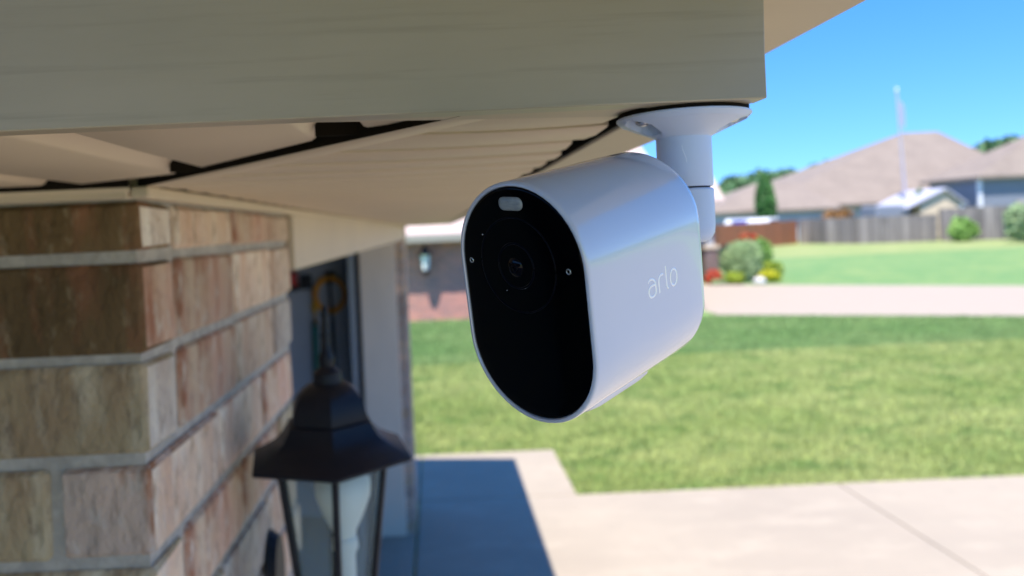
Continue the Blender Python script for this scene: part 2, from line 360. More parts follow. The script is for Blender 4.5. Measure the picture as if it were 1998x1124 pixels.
# garage interior
MB().box((-6.1, 6.06, 0), (WX-.352, 6.2, 2.6)).build('garage_wall', garage_m, house)
MB().box((-6.2, .70, 0), (-6.1, 6.2, 2.6)).build('garage_wall', garage_m, house)
MB().box((-6.1, .86, 0), (WX-.81, .95, 2.6)).build('garage_wall', garage_m, house)
MB().box((-6.1, .95, 2.55), (WX-.352, 6.06, 2.6)).build('garage_ceiling', garage_m, house)
MB().box((WX-.81-5.2, FY+.01, 0), (WX-.80, .86, 2.7)).build('front_wall', mortar_m, house)
tr = MB().box((WX-.42, FJ-.06, .012), (WX-.385, FJ-.035, 2.2)).box((WX-.385, FJ-.06, .012), (WX-.38, FJ-.01, 2.2))
tr.build('door_track', steel_m, house)
MB().box((WX-.372, FJ-.03, .012), (WX-.343, FJ-.002, 2.24)).build('weather_strip', dkpl_m, house)
# ---- eaves
SZ = 2.350; EX = .0936; OX = .1316; BY = .29
gx = [WX-.73+.015, -.54, -.414, -.287, -.160, -.033, .084]
MXE = .012; mit = lambda x: .305+(MXE-x)*.3165/.259               # the mitre line from the eave corner to the wall corner
# front soffit: flat panels running towards the wall, a V groove between each pair
def front_panel(x0, x1):
    prof = [(x0+.0005, SZ+.015), (x0+.001, SZ+.001), (x0+.003, SZ), (x1-.030, SZ), (x1-.027, SZ+.0012), (x1-.0175, SZ+.0125), (x1-.0145, SZ+.0135), (x1, SZ+.0135)]
    def yend(x): return max(min(mit(x)-.006, FY-.020), BY+.0105) if x > WX+.02 else FY-.020
    vs = []; fs = []
    for x, z in prof:
        vs += [(x, BY+.010, z), (x, (BY+.010+yend(x))/2, z-.0006), (x, yend(x), z)]
    for i in range(len(prof)-1):
        for k in range(2): a = i*3+k; fs.append((a, a+1, a+4, a+3))
    n = len(vs); vs += [(v[0], v[1], v[2]+.0012) for v in vs]; fs += [tuple(q+n for q in f)[::-1] for f in fs]
    return MB().add(vs, fs).build('soffit_panel', beige_m, house, smooth=True, angle=50)
for a, b_ in zip(gx[:-1], gx[1:]): front_panel(a, b_)
# black sheet above the panels, painting in the shade of the hollow soffit
MB().box((-6.0, BY+.004, SZ+.024), (EX+.02, 6.35, SZ+.03)).build('cavity_shade', void_m, house)
# channel along the mitre and along the wall: a folded strip hanging just under the panel ends
def strip(p, q, w_, z, h, mat, name):
    p = Vector((*p, 0)); q = Vector((*q, 0)); t = (q-p).normalized(); n_ = Vector((-t.y, t.x, 0))
    if n_.y < 0: n_ = -n_
    mb = MB(); vs = []; fs = []
    N_ = 24
    for i in range(N_+1):
        c = p+(q-p)*i/N_; s = -.0012*math.sin(math.pi*i/N_)
        vs += [c+Vector((0, 0, z+h)), c+Vector((0, 0, z+.001+s)), c+n_*.0015+Vector((0, 0, z+s)), c+n_*(w_-.002)+Vector((0, 0, z+s)), c+n_*w_+Vector((0, 0, z+.002+s)), c+n_*w_+Vector((0, 0, z+h))]
    for i in range(N_):
        for k in range(5): a = i*6+k; fs.append((a, a+6, a+7, a+1))
    return mb.add(vs, fs).build(name, mat, house, smooth=True, angle=60)
strip((MXE, .3065), (WX+.0, .6215), .020, SZ-.0030, .016, beige_m, 'mitre_channel')
strip((WX-.73, FY-.016), (WX, FY-.016), .016, SZ-.0075, .016, beige_m, 'wall_channel')
for xg in gx[1:-1]:      # black blocks painting shade into the open groove ends
    ye = mit(xg)-.004 if xg > WX+.02 else FY-.018
    MB().box((xg-.024, ye-.0035+.012, SZ-.0012), (xg+.001, ye-.001+.012, SZ+.02)).build('groove_end_shade', void_m, house)
MB().add([(MXE, .3055, SZ-.0035), (WX, .6205, SZ-.0035), (WX, .6205, SZ+.02), (MXE, .3055, SZ+.02)], [(0, 1, 2, 3)]).build('mitre_gap_shade', void_m, house)  # black sheet painted as the shade in the mitre joint
MB().add([(WX, FY-.0165, SZ-.004), (WX-.75, FY-.0165, SZ-.004), (WX-.75, FY-.0165, SZ+.02), (WX, FY-.0165, SZ+.02)], [(0, 1, 2, 3)]).build('wall_gap_shade', void_m, house)  # black sheet for the shade line along the wall channel
# side soffit: lapped strips running from the wall out to the side fascia
def side_mesh(d, seed, y0):
    r_ = random.Random(seed); vs = []; fs = []
    prof = [(.0034, .0060), (.0040, .0004), (.006, -.0006), (d*.5, -.0010), (d-.003, .0006), (d, .0035)]
    mx = EX-r_.uniform(.004, .010)
    for y, z in prof:
        yy = y0+y
        xa = max(WX+.012, MXE-(yy-.305)*.259/.3165+.017) if yy < .63 else WX+.012
        xb = mx+r_.uniform(-.0008, .0008)
        for k in range(5): x = xa+(xb-xa)*k/4; vs.append((x, yy, SZ-.0012+z-(.0012*math.sin(math.pi*k/4))))
    for i in range(len(prof)-1):
        for k in range(4): a = i*5+k; fs.append((a, a+1, a+6, a+5))
    n = len(vs); vs += [(v[0], v[1], v[2]+.0012) for v in vs]; fs += [tuple(q+n for q in f)[::-1] for f in fs]
    return vs, fs
y = .3035; d = .0665; far = MB(); k = 0
while y < 6.35:
    vs, fs = side_mesh(d, k, y)
    if y < 1.75: MB().add(vs, fs).build('soffit_panel', beige_m, house, smooth=True, angle=50)
    else: far.add(vs, fs)
    y += d; k += 1
tag(far.build('soffit_strips', beige_m, house, smooth=True, angle=50), kind='stuff')
# boards round the eave
ZB = 2.346
fpts = [(BY, ZB), (BY, ZB+.02), (BY-.0015, ZB+.045), (BY-.005, ZB+.07), (BY-.0105, ZB+.0935)]
poly = fpts+[(BY+.028, ZB+.0935), (BY+.028, ZB+.06), (BY+.012, ZB+.012), (BY+.012, ZB)]
f_ = MB().prism(poly[::-1], 'x', -1.2, OX-.0).build('front_fascia', fascia_m, house, smooth=True, bevel=.0006, angle=30)
MB().add([(OX, BY+.0122, ZB+.0006), (OX, .3275, ZB+.0006), (EX-.006, .3275, ZB+.0006), (-.06, BY+.0135, ZB+.0006), (-.06, BY+.0122, ZB+.0006),
          (OX, BY+.0122, ZB+.006), (OX, .3275, ZB+.006), (EX-.006, .3275, ZB+.006), (-.06, BY+.0135, ZB+.006), (-.06, BY+.0122, ZB+.006)],
         [(0, 1, 2, 3, 4), (9, 8, 7, 6, 5), (0, 5, 6, 1), (1, 6, 7, 2), (2, 7, 8, 3), (3, 8, 9, 4), (4, 9, 5, 0)]).build('corner_plate', trim_m, house)
MB().box((EX, .3278, ZB+.001), (OX+.0, 6.4, 2.43)).build('side_fascia', trim_m, house, bevel=.0015)
MB().box((EX-.0016, .3276, SZ-.0016), (EX-.0003, 6.35, SZ+.02)).build('eave_gap_shade', void_m, house)  # black strip painting the shade line beside the side fascia
MB().box((OX+.0006, -5.5, 2.388), (.184, 6.43, 2.394)).build('eave_soffit', beige_m, house, bevel=.001)
MB().box((.174, -5.5, 2.3945), (.188, 6.43, 2.428)).build('eave_board', trim_m, house)
MB().prism([(OX-.002, 2.441), (OX-.002, 2.452), (-6.3, 4.54), (-6.3, 4.52)], 'y', -5.5, BY+.03).build('porch_ceiling', beige_m, house)  # ceiling and roof lengthened behind the camera to darken brick and fascia
MB().prism([(.20, 2.430), (.20, 2.445), (-6.5, 4.66), (-6.5, 4.63)], 'y', -5.5, 6.43).build('roof', shingle_m, house)
MB().add([(OX-.0, 6.36, 2.35), (OX, 6.40, 2.35), (-6.0, 6.40, 2.35), (-6.0, 6.36, 2.35), (OX, 6.36, 2.42), (OX, 6.40, 2.42), (-6.0, 6.40, 4.4), (-6.0, 6.36, 4.4)],
         [(0, 3, 2, 1), (4, 5, 6, 7), (0, 1, 5, 4), (1, 2, 6, 5), (2, 3, 7, 6), (3, 0, 4, 7)]).build('gable_end', trim_m, house)
# left side of the porch (out of frame): wall added to enclose and darken it
MB().box((-6.3, -9, 0), (-6.1, .70, 3.2)).build('added_porch_wall', dbrick_m, house)

# ------------------------------------------------------------------ security camera
p0 = Vector((0.02869177553, 0.2524443757, CZ-0.02672372439))
RM = Matrix(((0.661167866210051, 0.744933766841867, -0.08905467820409589), (-0.7454173747107659, 0.6388404589014622, -0.19035704754455213), (-0.08491166098103294, 0.19224086737568596, 0.9776673558731958)))
W_, H_, L_ = .0572, .08552764, .07993943; INS, FD, TP = .02276475, .01308157, .00088333
sc = thing('security_camera', 'glossy white bullet security camera with black oval face hung under the eave corner', 'security camera', tuple(p0))
E3 = RM.to_euler()
def part(mb, name, mat, parent=sc, **k):
    o = mb.build(name, mat, parent, rot=E3 if parent is sc else (0, 0, 0), **k); return o
def stad(w, h, n=28):
    r_ = w/2; a = [math.pi*i/(n-1) for i in range(n)]
    t = [(r_*math.cos(q), r_*math.sin(q)+h/2-r_) for q in a]; b = [(-r_*math.cos(q), -r_*math.sin(q)-h/2+r_) for q in a]
    # extra points down the straight sides
    def seg(p, q, m=5): return [(p[0]+(q[0]-p[0])*i/m, p[1]+(q[1]-p[1])*i/m) for i in range(1, m)]
    return t+seg(t[-1], b[0])+b+seg(b[-1], t[0])
def loft(rings, cap0=True, cap1=True):
    mb = MB(); vs = []; fs = []; n = len(rings[0])
    for rg in rings: vs += rg
    for j in range(len(rings)-1):
        for k in range(n): a = j*n+k; b = j*n+(k+1) % n; fs.append((a, a+n, b+n, b))
    if cap0: fs.append(tuple(range(n)))
    if cap1: fs.append(tuple(range((len(rings)-1)*n, len(rings)*n))[::-1])
    return mb.add(vs, fs)
def ring(y, ins, w=W_, h=H_): return [(x, y, z) for x, z in stad(w-2*ins, h-2*ins)]
prof = [(.0016, .00175), (.0004, .00172), (.0, .00145), (-.0, .0009), (.0003, .0004), (.0009, .0001), (.0018, 0)]
prof += [(s*(L_-FD), TP*s) for s in (.2, .4, .6, .8, 1)] + [(L_-FD+FD*math.sin(t), TP+INS*(1-math.cos(t))) for t in [math.pi/2*i/12 for i in range(1, 13)]]
part(loft([ring(y_, i_) for y_, i_ in prof], cap0=False), 'housing', white_m, smooth=True, angle=50)
fp = part(loft([ring(.0030, .0019), ring(.0007, .0019), ring(.0004, .0022), ring(.0003, .0032), ring(.0003, .0060)][::-1]), 'front_panel', blackglass_m, smooth=True, angle=40)
CX = -.0010
def sub(mb, name, mat, smooth=True, angle=50): return put(name, mb.mesh(name, mat, smooth, 0, angle), fp)
def disc(cx, cz, prof_, n=48):     # prof: (radius, y)
    rings = [[(cx+r_*math.cos(2*math.pi*k/n), y_, cz+r_*math.sin(2*math.pi*k/n)) for k in range(n)] for r_, y_ in prof_]
    return loft(rings)
def torus(cx, cz, r_, t, y_=0.0003, n=64): 
    return MB().tube([(cx+r_*math.cos(2*math.pi*k/n), y_, cz+r_*math.sin(2*math.pi*k/n)) for k in range(n)], t, 8, True)
sub(torus(CX, .0139, .0165, .00028), 'lens_bezel', ring_m)
sub(torus(CX-.0005, .0137, .0078, .0004), 'lens_ring', ring_m)
sub(disc(CX-.001, .0132, [(.0034, .0006), (.0034, .0002), (.0026, -.0004), (.0012, -.0008), (.0002, -.0009)][::-1]), 'lens', lens_m)
sub(torus(CX-.001, .0132, .0017, .0002, -.0007), 'lens_small_ring', ring_m)  # small near-black ring inside the lens
sub(torus(CX-.0008, .0126, .0014, .00016, -.0009), 'lens_inner_ring', M('lens_inner', (.002, .002, .004), .4, spec=.1))
# pill-shaped spotlight
rgs = []
for ins, y_ in ((0, .0005), (0, .0001), (.0003, -.0002), (.0010, -.0005), (.0018, -.00065)):
    rgs.append([(z_-.0009, y_, x_+.0352) for x_, z_ in stad(.0046-2*ins, .0106-2*ins, 12)][::-1])
sub(loft(rgs[::-1]), 'spotlight', spot_m)
for lx in (.0207, -.0229):
    sub(torus(lx, .0139, .00078, .00026), 'infrared_led', chrome_m)
for dx, dz, dr in ((-.007, .0045, .00018), (.0017, .0062, .0002), (-.0157, .0238, .0003)):
    sub(disc(dx, dz, [(dr, .0004), (dr, .0001), (dr*.6, .0)][::-1], 12), 'sensor_dot', chrome_m)
# silver lettering on the side
SXX = W_/2-.00050
def stroke(pts, smooth=True):
    if smooth and len(pts) > 2:            # Catmull-Rom
        q = [pts[0]]+pts+[pts[-1]]; out = []
        for i in range(1, len(q)-2):
            for k in range(6):
                t = k/6; p_ = []
                for c in range(2):
                    a, b, cc, d_ = q[i-1][c], q[i][c], q[i+1][c], q[i+2][c]
                    p_.append(.5*((2*b)+(-a+cc)*t+(2*a-5*b+4*cc-d_)*t*t+(-a+3*b-3*cc+d_)*t**3))
                out.append(tuple(p_))
        out.append(pts[-1]); pts = out
    return pts
lg = MB(); hw = .00047
def ribbon(pts, closed=False):
    pts = [(a/1000, b/1000) for a, b in pts]; m = len(pts); vs = []
    for i, (a, b) in enumerate(pts):
        n0 = pts[(i-1) % m] if closed else pts[max(i-1, 0)]; n1 = pts[(i+1) % m] if closed else pts[min(i+1, m-1)]
        t = Vector((n1[0]-n0[0], n1[1]-n0[1])).normalized(); nn = Vector((-t.y, t.x))*hw
        xx = W_/2-TP*a/(L_-FD)
        vs += [(xx-.0001, a+nn.x, b+nn.y), (xx+.00004, a+nn.x*.8, b+nn.y*.8), (xx+.00004, a-nn.x*.8, b-nn.y*.8), (xx-.0001, a-nn.x, b-nn.y)]
    fs = []
    for i in range(m if closed else m-1):
        j = (i+1) % m
        for k in range(3): fs.append((i*4+k, i*4+k+1, j*4+k+1, j*4+k))
    lg.add(vs, fs)
ribbon(stroke([(32.1, 1.9), (33.3, 2.8), (34.9, 2.65), (36.2, 1.6), (36.65, .2), (36.7, -1.6), (36.2, -2.9), (34.6, -3.5), (33, -3.1), (32.2, -1.8), (32.5, -.4), (33.8, .4), (35.4, .45), (36.6, .3)]))
ribbon(stroke([(38.8, -3.4), (38.75, -1), (38.75, .8), (39.2, 2.0), (40.4, 2.75), (41.9, 2.6)]))
ribbon(stroke([(43.55, 5.1), (43.6, 1.5), (43.75, -1.6), (44.1, -2.8), (44.8, -3.3)]))
ribbon([(48.45+2.15*math.cos(q), -.25+3.0*math.sin(q)) for q in [2*math.pi*i/32 for i in range(32)]], True)
part(lg, 'logo', logo_m, smooth=True, angle=80)
# thin cover under the belly
rgs = []
for y_, e in ((.010, -.0010), (.012, .0009), (.016, .0013), (.040, .0013), (.046, .0008), (.050, -.0010)):
    pts = []
    for i in range(21):
        q = -math.pi*(.30+.40*i/20); r_ = W_/2-.0006+(e+.0006)*min(1, 8*math.sin(math.pi*i/20))-TP*y_/.067
        pts.append((r_*math.cos(q), y_, r_*math.sin(q)-(H_/2-W_/2)))
    rgs.append(pts)
vs = [p for rg in rgs for p in rg]; fs = [(j*21+k, j*21+k+1, (j+1)*21+k+1, (j+1)*21+k) for j in range(5) for k in range(20)]
part(MB().add(vs, fs), 'bottom_cover', white_m, smooth=True, angle=60)
# mount: plate with two screw pockets, post with a seam, joint into the back of the housing
PX, PY, PR = .1083, .3200, .0114
def loc(x, y, z): return (x-p0.x, y-p0.y, z-p0.z)
NR, NA = 30, 144; PRAD = .0277; ZP = 2.3445
pock = [(.0195, R(197)), (.0195, R(-22)), (.0195, R(90))]
vs = [(0, 0, 0)]; fs = []; ext = []
def zsurf(r_, a):
    if r_ > PRAD-.0012: z = -.0022+ (r_-(PRAD-.0012))*1.0
    else: z = -.0026-(PRAD-.0012-r_)/(PRAD-.0012-PR)*.0066
    if r_ < PR: z = -.0092
    x, y_ = r_*math.cos(a), r_*math.sin(a)
    for pr, pa in pock:
        d2 = math.hypot(x-pr*math.cos(pa), y_-pr*math.sin(pa))
        if d2 < .0064: z = max(z, -.0013)
        elif d2 < .0068: z = max(z, -.0013+(z+.0013)*(d2-.0064)/.0004)
    return z
vs = []
for i in range(NR+1):
    r_ = PRAD*i/NR if i else .0005
    for k in range(NA): a = 2*math.pi*k/NA; vs.append((r_*math.cos(a), r_*math.sin(a), zsurf(r_, a)))
for k in range(NA): a = 2*math.pi*k/NA; vs.append((PRAD*math.cos(a), PRAD*math.sin(a), -.0003))
for k in range(NA): a = 2*math.pi*k/NA; vs.append(((PRAD-.0006)*math.cos(a), (PRAD-.0006)*math.sin(a), 0))
for i in range(NR+2):
    for k in range(NA): a = i*NA+k; b = i*NA+(k+1) % NA; fs.append((a, a+NA, b+NA, b))
fs.append(tuple(range((NR+2)*NA, (NR+3)*NA))[::-1])
pl = put('mount_plate', MB().add(vs, fs).mesh('mount_plate', mount_m, True, 0, 40), sc, loc(PX, PY, ZP))
for pr, pa in pock:
    s_ = MB().lathe([(.0001, -.0044), (.0018, -.0042), (.0030, -.0034), (.0034, -.0026), (.0034, -.0008)], 20, (pr*math.cos(pa), pr*math.sin(pa), 0))
    put('screw', s_.mesh('screw', screw_m, True), pl)
put('mount_gap_shade', MB().lathe([(PRAD-.0012, .0002), (PRAD-.0010, .0020)], 64).mesh('mount_gap_shade', void_m), sc, loc(PX, PY, ZP))  # black disc painting the shade in the slit above the plate
zs = CZ+.0136
post = MB().lathe([(PR-.0012, zs-ZP+.0002), (PR-.0003, zs-ZP+.0004), (PR, zs-ZP+.0010), (PR, -.0095), (PR+.0006, -.0088), (PR+.0022, -.0080)], 48)
put('mount_post', post.mesh('mount_post', mount_m, True), sc, loc(PX, PY, ZP))
# a pale hairline scratch down the post
put('scratch', MB().tube([(PR*1.002*math.cos(R(a)), PR*1.002*math.sin(R(a)), CZ+z-ZP) for a, z in ((-112, .0312), (-111.5, .0295), (-108, .0275), (-105, .0255), (-103.5, .0235))], [.00005, .00011, .00007, .00010, .00004], 6).mesh('scratch', logo_m, True), sc, loc(PX, PY, ZP))
put('seam_ring', MB().lathe([(PR-.0014, -.0008), (PR-.0014, .0006)], 40, cap=False).mesh('seam_ring', void_m), sc, loc(PX, PY, zs))
zb = CZ-.0100
el = MB().lathe([(.0001, zb-zs), (PR-.0045, zb-zs+.0002), (PR-.0018, zb-zs+.0015), (PR-.0003, zb-zs+.004), (PR+.0001, zb-zs+.007), (PR+.0001, -.0012), (PR-.0004, -.0005), (PR-.0013, -.0003)], 48)
put('mount_elbow', el.mesh('mount_elbow', mount_m, True), sc, loc(PX, PY, zs))
rc = RM @ Vector((0, L_-.004, 0)); pe = Vector(loc(PX, PY, CZ-.0015))
put('ball_joint', MB().tube([rc, rc*.5+pe*.5, pe], [.0085, .007, .0085], 24).mesh('ball_joint', mount_m, True), sc)

# ------------------------------------------------------------------ coach lanterns
def hexring(r_, z, off): return [(r_*math.cos(off+math.pi/3*k), r_*math.sin(off+math.pi/3*k), z) for k in range(6)]
glass_m = bpy.data.materials.new('seeded_glass'); glass_m.use_nodes = True
t = glass_m.node_tree; N = t.nodes; b = N['Principled BSDF']; b.inputs['Base Color'].default_value = (.80, .86, .84, 1); b.inputs['Roughness'].default_value = .12
gb = N.new('ShaderNodeBsdfTransparent'); gb.inputs[0].default_value = (.88, .91, .90, 1); mx = N.new('ShaderNodeMixShader'); mx.inputs[0].default_value = .07
t.links.new(gb.outputs[0], mx.inputs[1]); t.links.new(b.outputs[0], mx.inputs[2]); t.links.new(mx.outputs[0], N['Material Output'].inputs[0])
def lantern(loc_, off, label, wall_dir, wall_dist, s=1.0, wn=None, gl=None):
    o = thing('wall_lantern', label, 'lantern', loc_); o.scale = (s, s, s)
    RB = .105
    hat = [(RB-.003, -.002), (RB, 0), (RB, .0025), (.090, .009), (.075, .017), (.064, .027), (.057, .038), (.0555, .042), (.050, .044), (.050, .050), (.0485, .060), (.044, .070), (.036, .079), (.026, .086), (.017, .089)]
    vs = []; fs = []
    for r_, z in hat: vs += hexring(r_, z, off)
    for j in range(len(hat)-1):
        for k in range(6): a = j*6+k; b = j*6+(k+1) % 6; fs.append((a, b, b+6, a+6))
    fs += [tuple(range(6))[::-1], tuple(range(len(vs)-6, len(vs)))]
    MB().add(vs, fs).build('hat', black_m, o, smooth=True, angle=42)
    MB().lathe([(.018, .087), (.017, .100), (.0085, .108), (.0095, .114), (.0095, .119), (.0065, .125), (.0052, .140), (.0062, .145), (.005, .150), (.004, .166), (.005, .171), (.003, .178), (.0005, .183)], 20).build('finial', black_m, o, smooth=True)
    T, B, ZL = .070, .045, -.185
    for k in range(6):
        a0 = off+math.pi/3*k; a1 = a0+math.pi/3
        p = lambda r_, a, z: (r_*math.cos(a), r_*math.sin(a), z)
        MB().tube([p(T, a0, -.001), p(B, a0, ZL)], .0042, 6).build('corner_bar', black_m, o)
        t0, t1, b0, b1 = p(T-.003, a0, -.003), p(T-.003, a1, -.003), p(B-.003, a0, ZL), p(B-.003, a1, ZL)
        ins = lambda q: (q[0]*.97, q[1]*.97, q[2])
        MB().add([t0, t1, b1, b0, ins(t0), ins(t1), ins(b1), ins(b0)], [(0, 1, 2, 3), (7, 6, 5, 4), (0, 4, 5, 1), (3, 2, 6, 7)]).build('pane', gl or glass_m, o)
    vs = []; fs = []
    base = [(B+.006, ZL+.006), (B+.010, ZL), (B+.006, ZL-.012), (.024, ZL-.022), (.012, ZL-.030), (.012, ZL-.04), (.002, ZL-.05)]
    for r_, z in base: vs += hexring(r_, z, off)
    for j in range(len(base)-1):
        for k in range(6): a = j*6+k; b = j*6+(k+1) % 6; fs.append((a, b, b+6, a+6))
    fs += [tuple(range(6))[::-1], tuple(range(len(vs)-6, len(vs)))]
    MB().add(vs, fs).build('base', black_m, o)
    MB().lathe([(.012, -.183), (.012, -.120), (.016, -.112), (.015, -.100)], 16, (.013, 0, 0)).build('socket', bulb_m, o, smooth=True)
    MB().lathe([(.013, -.100), (.015, -.090), (.026, -.068), (.033, -.048), (.034, -.036), (.029, -.022), (.016, -.012), (.001, -.009)], 24, (.013, 0, 0)).build('bulb', bulb_m, o, smooth=True, angle=70)
    wd = Vector(wall_dir); e = wd*wall_dist
    MB().tube([(0, 0, ZL-.038), tuple(e*.45+Vector((0, 0, ZL-.075))), tuple(e*.8+Vector((0, 0, ZL-.05))), tuple(e*.97+Vector((0, 0, ZL-.01)))], .006, 8).build('arm', black_m, o, smooth=True)
    wn = Vector(wn or wall_dir); side = Vector((-wn.y, wn.x, 0))
    vs = []; 
    for dd in (1.0, .94):
        for k in range(20):
            a = 2*math.pi*k/20; rr = 1 if dd == 1 else .85
            vs.append(e-wn*(.012 if dd != 1 else 0)+side*(.035*rr*math.cos(a))+Vector((0, 0, ZL-.01+.062*rr*math.sin(a))))
    MB().add(vs, [tuple(range(20)), tuple(range(20, 40))[::-1]]+[(k, (k+1) % 20, 20+(k+1) % 20, 20+k) for k in range(20)]).build('back_plate', black_m, o)
    return o
near = lantern((-.139, .90, 2.034), R(-90+12), 'large blurred black hexagonal coach lantern on the side of the near brick pillar', (-.667, .745, 0), .158, 1.0, (-1, 0, 0))

# ------------------------------------------------------------------ things hanging in the garage
GY = 6.06
c = thing('extension_cord', 'coil of orange cord hung on the garage wall', 'extension cord', (-.875, GY-.04, 1.82))
mb = MB()
for k in range(5):
    r_ = .105+.007*k; mb.tube([(r_*math.cos(q)+random.uniform(-.004, .004), -.012*k/2+random.uniform(-.004, .004), 1.12*r_*math.sin(q)) for q in [2*math.pi*i/28 for i in range(28)]], .0075, 6, True)
mb.build('coil', orange_m, c, smooth=True)
MB().tube([(.0, -.02, .10), (.01, -.03, -.12), (0, -.035, -.16)], .012, 6).build('tie', dkpl_m, c)
hk = thing('wall_hook', 'black square tool hook above the orange cord coil', 'hook', (-.872, GY, 1.96))
MB().box((-.045, -.02, -.05), (.045, 0, .05)).build('hook_plate', dkpl_m, hk, bevel=.004); MB().tube([(0, -.02, -.02), (0, -.07, -.02), (0, -.075, .01)], .008, 8).build('peg', dkpl_m, hk)
h2 = thing('tool_bracket', 'black tool bracket to the left of the orange cord coil', 'bracket', (-1.07, GY, 1.93))
MB().box((-.045, -.03, -.06), (.045, 0, .06)).build('bracket_plate', dkpl_m, h2, bevel=.004); MB().tube([(0, -.03, -.02), (0, -.08, -.02), (0, -.085, .01)], .008, 8).build('peg', dkpl_m, h2)
gt = thing('garden_tool', 'long green handled tool with yellow grip hanging on the garage wall', 'garden tool', (-1.01, GY-.035, 1.0))
MB().tube([(0, 0, 0), (0, 0, .58)], .026, 10).build('handle', green_m, gt, smooth=True)
MB().tube([(0, 0, .582), (0, 0, .72), (.01, 0, .78)], [.022, .026, .018], 10).build('grip', yellow_m, gt, smooth=True)
MB().box((-.09, -.02, -.18), (.09, .01, -.0)).build('tool_head', dkpl_m, gt, bevel=.01)
bt = thing('broom', 'black broom hanging below the orange cord coil', 'broom', (-.865, GY-.035, .35))
MB().tube([(0, 0, .22), (0, 0, 1.30)], .016, 10).build('handle', dkpl_m, bt, smooth=True)
MB().box((-.15, -.03, .12), (.15, .03, .22)).build('broom_head', dkpl_m, bt, bevel=.01)
MB().box((-.14, -.025, -.02), (.14, .025, .119)).build('bristles', bark_m, bt)
rc_ = thing('fuel_can', 'red plastic can on the shelf high in the garage', 'fuel can', (-1.20, GY-.10, 1.90))
MB().box((-.07, -.08, 0), (.07, .08, .12)).build('can_body', red_m, rc_, bevel=.02); MB().tube([(.0, 0, .12), (.0, -.03, .17)], .015, 8).build('spout', dkpl_m, rc_)
sh = thing('wall_shelf', 'short shelf carrying the red can on the garage wall', 'shelf', (-1.35, GY-.11, 1.87))
MB().box((-.35, -.11, 0), (.24, .109, .028)).build('board', bark_m, sh); MB().box((-.3, .06, -.12), (-.27, .109, -.001)).build('support', steel_m, sh)

# ------------------------------------------------------------------ neighbour's house
def gable_x(x0, x1, y0, y1, ze, zr, oh, mat, parent, th=.12, name='roof'):
    """gable roof, ridge along X"""
    ym = (y0+y1)/2; k = (zr-ze)/((y1-y0)/2); ya = y0-oh; za = ze-oh*k; yb = y1+oh
    return MB().prism([(ya, za), (ya, za-th), (ym, zr-th), (yb, za-th), (yb, za), (ym, zr)][::-1], 'x', x0-oh, x1+oh*.7).build(name, mat, parent)
nb = thing('neighbour_house', 'single storey brick house across the lawn half hidden behind the white camera', 'house')
NY = 19.15
mb = MB().box((-14, NY, -.1), (6.2, 28.5, 2.2)); mb.build('wall', nbrick_m, nb)
MB().prism([(NY+.0, 2.2), (28.5, 2.2), ((NY+28.5)/2, 4.55)], 'x', 6.0, 6.19).build('gable_wall', tanface_m, nb)
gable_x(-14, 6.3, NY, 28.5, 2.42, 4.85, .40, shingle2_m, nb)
MB().box((-14.5, NY-.53, 2.02), (6.6, NY-.50, 2.20)).build('eave_board', M('cream_eave', (.30, .28, .23), .6), nb)
MB().box((-14.4, NY-.497, 2.10), (6.5, NY-.003, 2.12)).build('soffit', eave_m, nb)
# far wing with its little gabled porch
MB().box((6.25, 28.2, -.1), (10.55, 36, 1.25)).build('wall', dbrick_m, nb)
MB().box((6.25, 28.22, 1.252), (10.53, 36, 3.3)).build('siding', grey_side_m, nb)
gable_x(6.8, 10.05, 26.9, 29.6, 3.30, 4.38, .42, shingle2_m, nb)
MB().prism([(26.95, 3.1), (29.55, 3.1), (28.25, 4.2)], 'x', 9.9, 10.0).build('gable_wall', eave_m, nb)
MB().box((9.72, 26.9, -.1), (10.18, 27.35, 1.20)).build('brick_column', dbrick_m, nb, bevel=.01)
MB().box((9.67, 26.85, 1.203), (10.23, 27.40, 1.32)).build('column_cap', tanface_m, nb, bevel=.01)
MB().box((9.82, 27.0, 1.323), (10.08, 27.25, 3.28)).build('porch_post', grey_side_m, nb)
lantern((-.30, NY-.30, 1.70), R(-80), 'small distant coach lantern with pale glass on the neighbour brick wall', (0, 1, 0), .138, 2.15, gl=bulb_m)

# ------------------------------------------------------------------ planting
def foliage(n, r3, size, sh_=.55, lumps=7, seed=0, top=None):
    g = np.random.default_rng(seed); d = g.normal(size=(n, 3)); d /= np.linalg.norm(d, axis=1)[:, None]
    L = g.normal(size=(lumps, 3)); L /= np.linalg.norm(L, axis=1)[:, None]
    bump_ = 0.78+.30*np.max(np.clip(d@L.T, 0, 1)**6, axis=1)
    rad = (sh_+(1-sh_)*g.random(n)**.5)*bump_
    c = d*rad[:, None]*np.array(r3)
    if top is not None: f = (c[:, 2]/r3[2]+1)/2; c[:, :2] *= (1-top*np.clip(f, 0, 1))[:, None]
    a = g.normal(size=(n, 3)); a += d*.8; a /= np.linalg.norm(a, axis=1)[:, None]
    u = np.cross(a, g.normal(size=(n, 3))); u /= np.linalg.norm(u, axis=1)[:, None]; v = np.cross(a, u)
    s = size*(.6+.8*g.random(n))[:, None]
    V = np.stack([c-u*s, c+v*s*.55, c+u*s, c-v*s*.55], 1).reshape(-1, 3)
    F = np.arange(4*n).reshape(-1, 4)
    return V, F
def leafmesh(name, V, F, mat):
    me = bpy.data.meshes.new(name); n = len(F); me.vertices.add(len(V)); me.vertices.foreach_set('co', V.ravel()); me.loops.add(4*n); me.polygons.add(n)
    me.loops.foreach_set('vertex_index', F.ravel()); me.polygons.foreach_set('loop_start', np.arange(0, 4*n, 4)); me.polygons.foreach_set('loop_total', np.full(n, 4))
    me.update(); me.validate(); me.materials.append(mat); return me
